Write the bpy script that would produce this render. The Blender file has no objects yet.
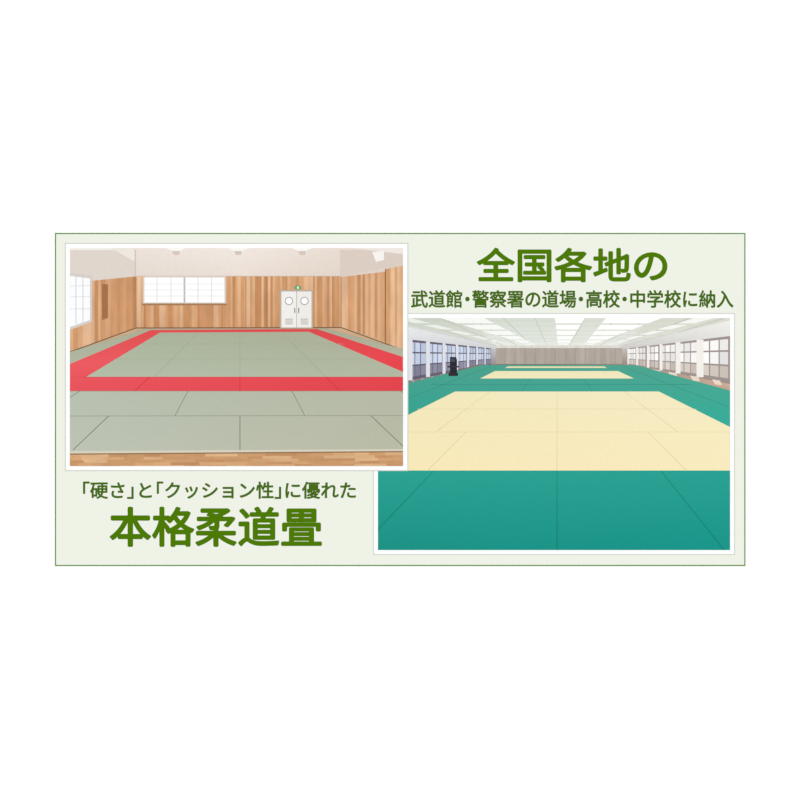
import bpy, random, math
random.seed(7)
S=0.0025; EPS=0.00002
scene=bpy.context.scene
scene.view_settings.view_transform='Standard'
scene.view_settings.look='None'

def lin(c):
    o=[]
    for v in c:
        v=max(0,min(255,v))/255
        o.append(v/12.92 if v<=0.04045 else ((v+0.055)/1.055)**2.4)
    return tuple(o)
def P(x,y,d): return ((x-400)*S,-d,(400-y)*S+1.4)

# ---------- materials
def mat_print(name,noise=0.03,scale=60,stretch=(1,1,1)):
    m=bpy.data.materials.new(name); m.use_nodes=True
    nt=m.node_tree; n=nt.nodes; l=nt.links; n.clear()
    out=n.new('ShaderNodeOutputMaterial'); d=n.new('ShaderNodeBsdfDiffuse')
    a=n.new('ShaderNodeAttribute'); a.attribute_name='Col'
    tc=n.new('ShaderNodeTexCoord'); mp=n.new('ShaderNodeMapping'); mp.inputs['Scale'].default_value=stretch
    nz=n.new('ShaderNodeTexNoise'); nz.inputs['Scale'].default_value=scale; nz.inputs['Detail'].default_value=3
    mr=n.new('ShaderNodeMapRange'); mr.inputs[1].default_value=0.3; mr.inputs[2].default_value=0.7
    mr.inputs[3].default_value=1-noise; mr.inputs[4].default_value=1+noise
    vm=n.new('ShaderNodeVectorMath'); vm.operation='SCALE'
    l.new(tc.outputs['Object'],mp.inputs[0]); l.new(mp.outputs[0],nz.inputs['Vector'])
    l.new(nz.outputs[0],mr.inputs[0]); l.new(a.outputs['Color'],vm.inputs[0]); l.new(mr.outputs[0],vm.inputs['Scale'])
    l.new(vm.outputs[0],d.inputs['Color']); l.new(d.outputs[0],out.inputs[0])
    return m
def mat_flat(name,c):
    m=bpy.data.materials.new(name); m.use_nodes=True
    nt=m.node_tree; n=nt.nodes; n.clear()
    out=n.new('ShaderNodeOutputMaterial'); d=n.new('ShaderNodeBsdfDiffuse')
    r=n.new('ShaderNodeRGB'); r.outputs[0].default_value=(*lin(c),1)
    nt.links.new(r.outputs[0],d.inputs[0]); nt.links.new(d.outputs[0],out.inputs[0])
    return m
M_INK=mat_print('printed_ink',0.015,90)
M_WOOD=mat_print('printed_wood',0.09,60,(1,1,0.25))
M_FLOORW=mat_print('printed_wood_floor',0.07,60,(0.3,1,1.5))
M_MAT=mat_print('printed_tatami',0.014,140)

# ---------- helpers
def empty(name,loc=(0,0,0)):
    e=bpy.data.objects.new(name,None); e.empty_display_size=0.1; scene.collection.objects.link(e); return e
def box(name,x0,y0,x1,y1,d0,d1,mat,parent=None):
    me=bpy.data.meshes.new(name)
    v=[P(x,y,d) for d in (d0,d1) for (x,y) in ((x0,y0),(x1,y0),(x1,y1),(x0,y1))]
    f=[(0,1,2,3),(7,6,5,4),(0,4,5,1),(1,5,6,2),(2,6,7,3),(3,7,4,0)]
    me.from_pydata(v,[],f); me.materials.append(mat)
    o=bpy.data.objects.new(name,me); scene.collection.objects.link(o)
    if parent: o.parent=parent
    return o

def clip(poly,r):
    def cut(pts,ax,val,keep_gt):
        out=[]
        for i in range(len(pts)):
            a=pts[i]; b=pts[(i+1)%len(pts)]
            ia=(a[0][ax]>=val) if keep_gt else (a[0][ax]<=val)
            ib=(b[0][ax]>=val) if keep_gt else (b[0][ax]<=val)
            if ia: out.append(a)
            if ia!=ib:
                t=(val-a[0][ax])/(b[0][ax]-a[0][ax])
                out.append((tuple(a[0][k]+t*(b[0][k]-a[0][k]) for k in (0,1)),tuple(a[1][k]+t*(b[1][k]-a[1][k]) for k in range(3))))
        return out
    for ax,val,g in ((0,r[0],True),(0,r[2],False),(1,r[1],True),(1,r[3],False)):
        poly=cut(poly,ax,val,g)
        if len(poly)<3: return []
    return poly
def overlap(A,B,tol=0.03):
    for Pn in (A,B):
        for i in range(len(Pn)):
            x0,y0=Pn[i]; x1,y1=Pn[(i+1)%len(Pn)]
            nx,ny=-(y1-y0),(x1-x0); L_=math.hypot(nx,ny)
            if L_<1e-6: continue
            nx/=L_; ny/=L_
            a=[p[0]*nx+p[1]*ny for p in A]; b=[p[0]*nx+p[1]*ny for p in B]
            if max(a)<=min(b)+tol or max(b)<=min(a)+tol: return False
    return True

# ink colour balance per printed area (linear multipliers)
ADJ={'green_tatami_mats':(1.05,1.05,1.12),'green_contest_area':(1.06,1.06,1.13),
     'wooden_wall_panels':(1.06,1.07,1.12),'cream_tatami_mats':(1.01,1.01,1.05),
     'teal_tatami_mats':(1.0,1.04,1.07)}
class Layer:
    """one printed area of a photo print: very thin stacked ink shapes"""
    def __init__(s,name,depth,rect,mat,parent):
        s.name=name;s.d=depth;s.r=rect;s.m=mat;s.p=parent;s.v=[];s.f=[];s.c=[];s.lv=[];s.top=0
    def poly(s,pts,col,level=None):
        if not isinstance(col,list): col=[col]*len(pts)
        q=clip([(p,lin(c)) for p,c in zip(pts,col)],s.r)
        if not q: return
        ar=sum(q[i][0][0]*q[(i+1)%len(q)][0][1]-q[(i+1)%len(q)][0][0]*q[i][0][1] for i in range(len(q)))
        if abs(ar)<1e-4: return
        if ar>0: q=q[::-1]
        pp=[a[0] for a in q]
        if level is None:
            lv=0
            for o,ol in s.lv:
                if ol>=lv and overlap(pp,o): lv=ol+1
        else: lv=level
        s.lv.append((pp,lv)); s.top=max(s.top,lv)
        b=len(s.v)
        for p,c in q: s.v.append(P(p[0],p[1],s.d+lv*EPS)); s.c.append(c)
        s.f.append(tuple(range(b,b+len(q))))
    def rect(s,x0,y0,x1,y1,c): s.poly([(x0,y0),(x1,y0),(x1,y1),(x0,y1)],c)
    def grad(s,pts,cols,n=8,m=8):
        q=[p for p in pts]; lv=0
        for o,ol in s.lv:
            if ol>=lv and overlap(q,o): lv=ol+1
        def bl(A,u,v): return tuple((A[0][k]*(1-u)+A[1][k]*u)*(1-v)+(A[3][k]*(1-u)+A[2][k]*u)*v for k in range(len(A[0])))
        for i in range(n):
            for j in range(m):
                uv=[(i/n,j/m),((i+1)/n,j/m),((i+1)/n,(j+1)/m),(i/n,(j+1)/m)]
                s.poly([bl(pts,*q) for q in uv],[bl(cols,*q) for q in uv],lv)
    def line(s,x0,y0,x1,y1,w,c,w2=None):
        w2=w if w2 is None else w2
        dx,dy=x1-x0,y1-y0; L=math.hypot(dx,dy); nx,ny=-dy/L/2,dx/L/2
        s.poly([(x0+nx*w,y0+ny*w),(x1+nx*w2,y1+ny*w2),(x1-nx*w2,y1-ny*w2),(x0-nx*w,y0-ny*w)],c)
    def disc(s,cx,cy,rx,ry,c,n=20):
        s.poly([(cx+rx*math.cos(2*math.pi*i/n),cy+ry*math.sin(2*math.pi*i/n)) for i in range(n)],c)
    def done(s):
        k[0]=s.d+s.top*EPS
        me=bpy.data.meshes.new(s.name); me.from_pydata(s.v,[],s.f)
        ca=me.color_attributes.new('Col','FLOAT_COLOR','POINT')
        g=ADJ.get(s.name,(1,1,1))
        for i,c in enumerate(s.c): ca.data[i].color=(c[0]*g[0],c[1]*g[1],c[2]*g[2],1)
        me.materials.append(s.m)
        o=bpy.data.objects.new(s.name,me); scene.collection.objects.link(o); o.parent=s.p
        return o
def jit(c,a,b=None):
    t=random.uniform(-a,a); return tuple(v+t for v in c)
def mix(a,b,t): return tuple(a[k]*(1-t)+b[k]*t for k in range(3))

# ---------- wall
wall=box('wall_back',-600,-400,1400,1000,0,-0.1,mat_flat('white_wall_paint',(255,255,255)))

# ---------- banner
BD=0.0006
banner=empty('advertising_banner')
box('banner_border',55,233,745.4,566,0.0,BD,mat_flat('green_border_ink',(92,136,52)),banner)
box('banner_panel',56.1,234.1,744.3,564.9,BD-0.0003,BD+EPS,mat_flat('pale_green_paper',(237,240,228)),banner)

def glyphs(ch):
    cu=bpy.data.curves.new('t','FONT'); cu.body=ch; cu.size=1; cu.resolution_u=6
    o=bpy.data.objects.new('t',cu); scene.collection.objects.link(o)
    bpy.context.view_layer.update()
    me=bpy.data.meshes.new_from_object(o.evaluated_get(bpy.context.evaluated_depsgraph_get()))
    v=[tuple(x.co) for x in me.vertices]; f=[tuple(p.vertices) for p in me.polygons]
    bpy.data.objects.remove(o)
    return v,f
def em():
    a,_=glyphs('国'); b,_=glyphs('国国')
    wa=max(p[0] for p in a)-min(p[0] for p in a); wb=max(p[0] for p in b)-min(p[0] for p in b)
    return wb-wa
EM=em()
def text(name,s,x0,y0,x1,y1,mat,r,half='・',n=8):
    V=[];F=[];cx=0
    for ch in s:
        v,f=glyphs(ch)
        h=ch in half
        sh=-EM*0.25 if ch in '・' and h else 0
        if ch=='「' and h: sh=-EM*0.5
        b=len(V)
        V+=[(p[0]+cx+sh,p[1]) for p in v]; F+=[tuple(i+b for i in q) for q in f]
        cx+=EM*(0.5 if h else 1)
    x0+=r;x1-=r;y0+=r;y1-=r
    ax=min(p[0] for p in V);bx=max(p[0] for p in V);ay=min(p[1] for p in V);by=max(p[1] for p in V)
    kx=(x1-x0)/(bx-ax);ky=(y1-y0)/(by-ay)
    base=[(x0+(p[0]-ax)*kx,y1-(p[1]-ay)*ky) for p in V]
    VV=[];FF=[]
    offs=[(r*math.cos(2*math.pi*i/n),r*math.sin(2*math.pi*i/n)) for i in range(n)]+[(0,0)]
    for j,(dx,dy) in enumerate(offs):     # stacked ink passes give the bold weight
        b=len(VV); VV+=[P(x+dx,y+dy,BD+(2+j*.5)*EPS) for x,y in base]; FF+=[tuple(i+b for i in q) for q in F]
    me=bpy.data.meshes.new(name); me.from_pydata(VV,[],FF); me.materials.append(mat)
    o=bpy.data.objects.new(name,me); scene.collection.objects.link(o); o.parent=banner
M_T=mat_flat('green_lettering',(76,120,6)); M_S=mat_flat('dark_green_lettering',(70,106,26))
text('headline_lettering','全国各地の',476.5,247.5,667.5,282.5,M_T,0.95)
text('subtitle_lettering','武道館・警察署の道場・高校・中学校に納入',411,290,733.5,308,M_S,0.43)
text('quality_lettering','「硬さ」と「クッション性」に優れた',83,481.5,356,499,M_S,0.43,half='「」')
text('product_lettering','本格柔道畳',109.5,506.5,322,547,M_T,1.05)

M_EDGE=mat_flat('grey_print_edge',(208,213,204)); M_WHITE=mat_flat('white_print_paper',(255,255,255))

# =====================================================  RIGHT PRINT (large teal hall)
B0=BD+3*EPS
rp=empty('photo_print')
box('print_edge',373,313,735,555,BD,B0,M_EDGE,rp)
box('print_paper',374,314,734,554,BD,B0+EPS,M_WHITE,rp)
R=(378,318,730,550)
k=[B0+EPS]
def L(name,mat=M_INK):
    return Layer(name,k[0]+EPS,CUR[0],mat,CUR[1])
CUR=(R,rp)
VX,VY=557,341
l=L('ceiling')
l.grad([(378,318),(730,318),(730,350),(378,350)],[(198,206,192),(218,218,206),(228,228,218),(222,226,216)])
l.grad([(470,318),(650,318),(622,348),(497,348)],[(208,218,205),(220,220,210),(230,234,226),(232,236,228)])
l.done()
l=L('ceiling_beams')
for x in (408,440,470,503,535,585,618,650,690,725):
    l.line(x,318,VX+(x-VX)*0.45,346,0.9,(190,196,184),0.4)
for y in (323,328,333,337,340.5,343):
    l.line(420,y-2,700,y-2,0.4,(206,212,202))
l.done()
l=L('ceiling_lamps')
def lamp_row(xa,xb,w0,w1,t0,t1):
    n=6
    for i in range(n):
        a=1-(1-i/n)**1.6; b=a+(1-(1-(i+1)/n)**1.6-a)*0.78
        pa,pb=(xa+(xb-xa)*a,318+27*a),(xa+(xb-xa)*b,318+27*b)
        wa=w0+(w1-w0)*a; wb=w0+(w1-w0)*b
        l.poly([(pa[0]-wa,pa[1]),(pa[0]+wa,pa[1]),(pb[0]+wb,pb[1]),(pb[0]-wb,pb[1])],mix((214,220,208),(255,255,253),t0+(t1-t0)*a))
lamp_row(570,563,15,5,1,.95)
lamp_row(634,588,28,4,1,.95)
lamp_row(462,532,22,4,.8,.85)
lamp_row(705,608,10,2,.75,.7)
lamp_row(402,510,9,2,.5,.7)
l.done()
l=L('wall_far',M_WOOD)
for i in range(26):
    x=495+i*5; l.rect(x,347.5,min(x+5,622),364.8,jit((178,167,157),4))
l.rect(495,345.5,622,348,(220,218,212))
l.done()
l=L('wall_far_joints')
for i in range(1,13): l.rect(495+i*10,348,495.4+i*10,364.8,(152,140,132))
l.rect(495,364,622,365,(120,125,115))
l.done()
l=L('wall_side_left')
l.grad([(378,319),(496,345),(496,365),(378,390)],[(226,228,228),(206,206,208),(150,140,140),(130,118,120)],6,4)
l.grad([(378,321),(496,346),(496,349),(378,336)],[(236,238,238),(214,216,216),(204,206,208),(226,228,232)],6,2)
l.done()
l=L('wall_side_right')
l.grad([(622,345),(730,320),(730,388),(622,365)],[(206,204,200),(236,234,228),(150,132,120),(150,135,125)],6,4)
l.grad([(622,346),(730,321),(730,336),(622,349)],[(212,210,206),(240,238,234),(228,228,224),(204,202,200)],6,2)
l.done()
l=L('window_bays')
def bay(side):
    if side<0: return (lambda x: 349-(496-x)*0.11),(lambda x: 364+(496-x)*0.19)
    return (lambda x: 349-(x-622)*0.12),(lambda x: 364+(x-622)*0.17)
def bays(xs,side):
    T,Bm=bay(side)
    for i in range(len(xs)-1):
        a,b=xs[i],xs[i+1]; w=b-a
        l.poly([(a,T(a)),(b,T(b)),(b,Bm(b)),(a,Bm(a))],(100,96,112) if side<0 else (158,146,142))
        for j in range(3):
            p=a+w*(0.08+j*0.30); q=p+w*0.26
            for r0,r1 in ((0.06,0.30),(0.34,0.62),(0.66,0.92)):
                f=lambda x,r:T(x)+(Bm(x)-T(x))*r
                c=jit((198,209,230) if side<0 else (240,239,237),14)
                if r0>0.6: c=jit((140,140,160) if side<0 else (208,198,190),14)
                l.poly([(p,f(p,r0)),(q,f(q,r0)),(q,f(q,r1)),(p,f(p,r1))],c)
bays([408,427,443,456,467,476,484,491],-1)
bays([628,636,646,659,676,698,730],1)
l.done()
l=L('wall_columns')
for x,w in ((410,5),(428,4),(444,3),(457,2.4),(468,2),(477,1.6),(485,1.2)):
    T,Bm=bay(-1); l.poly([(x-w/2,T(x)),(x+w/2,T(x)),(x+w/2,Bm(x)),(x-w/2,Bm(x))],(224,224,230))
for x,w in ((628,1.2),(637,1.8),(648,2.4),(661,3),(678,5),(700,7)):
    T,Bm=bay(1); l.poly([(x-w/2,T(x)),(x+w/2,T(x)),(x+w/2,Bm(x)),(x-w/2,Bm(x))],(242,238,232))
l.done()
l=L('wooden_floor',M_FLOORW)
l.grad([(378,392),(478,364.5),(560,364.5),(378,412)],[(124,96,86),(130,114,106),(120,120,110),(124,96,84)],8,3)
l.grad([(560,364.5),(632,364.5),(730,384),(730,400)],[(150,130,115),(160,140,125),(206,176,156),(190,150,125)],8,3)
l.done()
l=L('floor_reflections')
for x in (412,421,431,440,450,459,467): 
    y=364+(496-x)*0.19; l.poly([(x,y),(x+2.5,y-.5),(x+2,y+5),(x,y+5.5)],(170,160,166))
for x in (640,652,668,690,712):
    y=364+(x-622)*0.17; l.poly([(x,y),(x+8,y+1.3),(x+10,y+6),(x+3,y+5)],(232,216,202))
l.done()
l=L('teal_tatami_mats',M_MAT)
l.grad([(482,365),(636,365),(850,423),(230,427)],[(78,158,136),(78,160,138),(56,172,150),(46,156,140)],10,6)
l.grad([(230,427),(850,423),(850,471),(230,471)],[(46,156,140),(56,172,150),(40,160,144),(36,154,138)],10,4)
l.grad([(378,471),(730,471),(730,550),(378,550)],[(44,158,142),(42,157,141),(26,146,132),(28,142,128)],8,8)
l.done()
l=L('cream_tatami_mats',M_MAT)
def X(kk,y): return VX+kk*(y-VY)
l.poly([(508,366.3),(604,366.3),(607,368),(505,368)],(228,220,176))
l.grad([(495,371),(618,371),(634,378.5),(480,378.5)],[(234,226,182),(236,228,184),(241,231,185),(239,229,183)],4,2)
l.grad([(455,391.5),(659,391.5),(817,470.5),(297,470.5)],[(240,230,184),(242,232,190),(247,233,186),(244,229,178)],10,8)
l.done()
l=L('mat_seams')
sc=(212,197,148); st=(24,118,106)
def seam(kk,y0,y1,c,w=0.6): l.line(X(kk,y0),y0,X(kk,y1),y1,w*0.6,c,w)
for kk in (-1.33,0,1.33): seam(kk,391.5,432,sc,.45)
for kk in (-1.0,0.0,1.0): seam(kk,432,470,sc,.55)
for y in (409,432): l.line(X(-2.05,y),y,X(2.05,y),y,.4,(224,211,164))
for kk in (-.95,0,.8): seam(kk,471,550,st,.8)
l.line(X(-2.9,384.5),384.5,X(3.1,384.5),384.5,.4,(48,140,122))
for kk in (-2.6,2.6): seam(kk,366,440,(42,136,118),.4)
for kk in (-.7,.7): seam(kk,379,391,(48,140,122),.4)
l.done()
l=L('loudspeaker_stand')
l.poly([(450,357),(456,357),(457,360),(457,374),(455.5,376),(450,376)],(44,44,52))
l.rect(447.5,366,459,367.5,(56,54,62)); l.rect(451,358.5,455,362,(76,78,90)); l.rect(448.5,373,458,376,(50,48,54))
l.done()

# =====================================================  LEFT PRINT (red / green hall)
C0=k[0]+EPS*2
lp=empty('photo_print.001')
box('print_edge',65,243,408.3,471,BD,C0,M_EDGE,lp)
box('print_paper',66,244,407.3,470,BD,C0+EPS,M_WHITE,lp)
k[0]=C0+EPS
CUR=((70,248,403,466),lp)
l=L('wall_upper')
l.grad([(70,248),(240,248),(240,284),(70,284)],[(230,220,212),(240,231,223),(232,219,209),(224,212,202)])
l.grad([(240,248),(403,248),(403,284),(240,284)],[(240,231,223),(226,212,201),(218,203,190),(232,219,209)])
l.done()
l=L('ceiling_beams')
l.poly([(70,250),(114,250),(136,262),(136,277),(70,283)],(222,212,203))
l.poly([(70,248),(110,248),(114,250),(70,250)],(242,238,232))
l.poly([(110,248),(130,248),(136,252),(136,262),(114,250)],(236,230,223))
l.poly([(134.8,250),(136,250),(136,277),(134.8,277)],(206,193,183))
for x in (172,234,298):
    l.poly([(x-6,248),(x+14,248),(x+8,251),(x,251)],(248,246,242)); l.poly([(x,251),(x+8,251),(x+7,255),(x+2,255)],(212,198,188))
l.poly([(340,250),(403,250),(403,266),(385,268),(340,277)],(218,204,193))
l.poly([(352,248),(403,248),(403,254),(384,252)],(238,230,224))
l.poly([(372,252),(384,251),(384,260),(376,262)],(246,242,238))
l.line(136,276.3,342,276.3,.8,(200,180,165))
l.done()
l=L('wooden_floor',M_FLOORW)
l.grad([(70,326),(403,326),(403,466),(70,466)],[(200,168,136),(206,170,136),(204,160,118),(208,164,122)])
l.done()
WC=[(212,162,116),(200,148,102),(218,174,132),(190,136,92),(206,154,110),(224,186,148)]
l=L('wooden_wall_panels',M_WOOD)
x=136
while x<341:
    w=random.uniform(1.8,3.4); c=jit(random.choice(WC),5); e=min(x+w,341)
    l.poly([(x,276.5),(e,276.5),(e,328),(x,328)],[c,c,mix(c,(182,122,78),.3),mix(c,(182,122,78),.3)]); x=e
x=70
while x<136:
    w=random.uniform(2,4)*(1.4-(x-70)/150); e=min(x+w,136); c=jit(mix(random.choice(WC),(184,124,82),.25),6)
    T=lambda x:283-(x-70)*0.1; Bm=lambda x:352-(x-70)*24/66
    l.poly([(x,T(x)),(e,T(e)),(e,Bm(e)),(x,Bm(x))],c); x=e
x=341
while x<386:
    w=random.uniform(2,4); e=min(x+w,386); c=jit(mix(random.choice(WC),(190,130,86),.3),6)
    T=lambda x:277-(x-341)*0.12; Bm=lambda x:327+(x-341)*0.33
    l.poly([(x,T(x)),(e,T(e)),(e,Bm(e)),(x,Bm(x))],c); x=e
x=386
while x<403:
    w=random.uniform(2,4.5); e=min(x+w,403); c=jit(mix(random.choice(WC),(222,172,126),.4),5)
    l.poly([(x,269-(x-386)*.2),(e,269-(e-386)*.2),(e,347+(e-386)*.3),(x,347+(x-386)*.3)],c); x=e
l.done()
l=L('panel_trim')
l.line(341,277,341,327,.8,(150,102,68)); l.line(136,277,136,328,.9,(156,108,74)); l.line(385.5,269,385.5,346,.9,(142,96,62))
l.line(376,273,376,338,.6,(160,110,74))
l.line(136,328,341,327.6,1,(116,90,68)); l.line(70,352,136,328,1,(116,90,68)); l.line(341,327.5,403,350,1,(124,94,70))
for x in (246,266,330): l.line(x,277,x,328,.5,(156,108,72))
l.done()
l=L('window')
l.rect(143,276,226,304.5,(216,206,196)); l.rect(144.5,277.5,224.5,302.5,(254,254,254))
for x in (157,171,198,211.5): l.rect(x-.35,277.5,x+.35,302.5,(214,216,216))
l.rect(183.6,277.5,185.4,302.5,(190,186,182))
for y in (284,290,296): l.rect(144.5,y-.25,224.5,y+.25,(222,224,224))
l.rect(142,303.5,227,305.3,(168,124,88))
l.done()
l=L('window_side')
l.poly([(70,273),(92,276),(92,322),(70,330)],(214,206,200))
l.poly([(70,276),(90,278.5),(90,320),(70,327)],(250,251,252))
for x in (76,83): l.rect(x-.4,276,x+.4,324,(205,206,206))
for y in (286,297,309): l.line(70,y,90,y-.3,.5,(210,210,210))
l.poly([(102,284),(108,284.4),(108,318),(102,320)],(164,112,76))
l.done()
l=L('double_door')
l.rect(280,290,313,328,(186,176,166)); l.rect(281.5,291.5,296.3,327.5,(240,238,234)); l.rect(297,291.5,311.5,327.5,(238,235,230))
for cx in (289,304.5):
    l.disc(cx,301,4.2,4.2,(176,168,160)); l.disc(cx,301,3.2,3.2,(252,254,255))
    l.rect(cx-4,318,cx+4,325,(222,218,212))
    for y in (319.5,321.5,323.5): l.rect(cx-3.5,y,cx+3.5,y+.5,(180,176,170))
l.rect(294.3,308,295.3,313,(120,118,116)); l.rect(298.2,308,299.2,313,(120,118,116))
l.done()
l=L('exit_sign'); l.rect(294.5,286,301,289.3,(84,170,110)); l.rect(297,286.6,299,288.8,(225,245,230)); l.done()
VX,VY=240,291
l=L('green_tatami_mats',M_MAT)
l.grad([(146,329),(326,328.5),(403,349),(70,352)],[(164,170,142),(164,166,138),(174,173,148),(170,175,150)],6,4)
l.grad([(70,352),(403,349),(403,392),(70,392)],[(170,175,150),(174,173,148),(177,180,156),(177,184,160)],6,6)
l.grad([(70,392),(403,392),(403,449.5),(70,451.5)],[(178,186,165),(176,180,156),(180,182,156),(184,190,171)],8,8)
l.done()
l=L('red_tatami_mats',M_MAT)
l.grad([(151,330),(317,329),(403,357),(70,364)],[(222,80,82),(218,76,78),(230,72,80),(234,92,98)])
l.grad([(70,364),(403,357),(403,391),(70,391)],[(234,92,98),(230,72,80),(224,68,76),(230,82,92)])
l.done()
l=L('green_contest_area',M_MAT)
l.grad([(160,332.6),(309,331.8),(415,377),(86,377)],[(164,173,145),(166,171,143),(173,179,153),(173,184,159)],8,8)
l.done()
l=L('mat_seams')
sg=(150,156,136); dk=(126,130,112)
def X(kk,y): return VX+kk*(y-VY)
for kk in (-1.0,0,1.0): l.line(X(kk,333),333,X(kk,377),377,.3,(156,164,140),.5)
for y in (344,359): l.line(X(-1.85,y),y,X(1.95,y),y,.35,(162,170,146))
for kk in (-1.05,0,1.0): l.line(X(kk,377),377,X(kk,391),391,.5,(186,54,62))
for kk in (-.52,.52,-1.6,1.6): l.line(X(kk,391),391,X(kk,416),416,.6,dk)
l.line(70,416,403,415.5,.6,sg)
for kk in (-1.05,0,1.05): l.line(X(kk,416),416,X(kk,450),450,.8,dk)
l.line(70,377,403,377,.4,(200,80,84)); l.line(70,391,403,391,.5,(166,126,112))
l.done()
l=L('mat_front_edge')
l.poly([(70,451),(403,449),(403,451),(70,453.5)],(214,208,190)); l.poly([(70,453.5),(403,451),(403,452),(70,454.7)],(144,112,80))
l.done()
l=L('floorboards',M_FLOORW)
for row in range(5):
    x=62-random.random()*30; h=2.8
    while x<403:
        w=random.uniform(14,34); c=jit(random.choice([(210,164,118),(202,154,108),(216,174,130),(196,146,102)]),5)
        a=454.7+row*h; q=[(x,a-(x-70)*.0075),(x+w,a-(x+w-70)*.0075),(x+w,a+h-(x+w-70)*.0075),(x,a+h-(x-70)*.0075)]
        l.poly(q,c); x+=w
l.done()

# ---------- light + camera
w=bpy.data.worlds.new('studio_world'); scene.world=w; w.use_nodes=True
w.node_tree.nodes['Background'].inputs[0].default_value=(1,1,1,1); w.node_tree.nodes['Background'].inputs[1].default_value=1.02
cam=bpy.data.cameras.new('camera'); co=bpy.data.objects.new('camera',cam); scene.collection.objects.link(co)
D=4.0; cam.sensor_width=36; cam.lens=36*D/2.0
co.location=(0,-D-BD,1.4); co.rotation_euler=(math.pi/2,0,0)
scene.camera=co
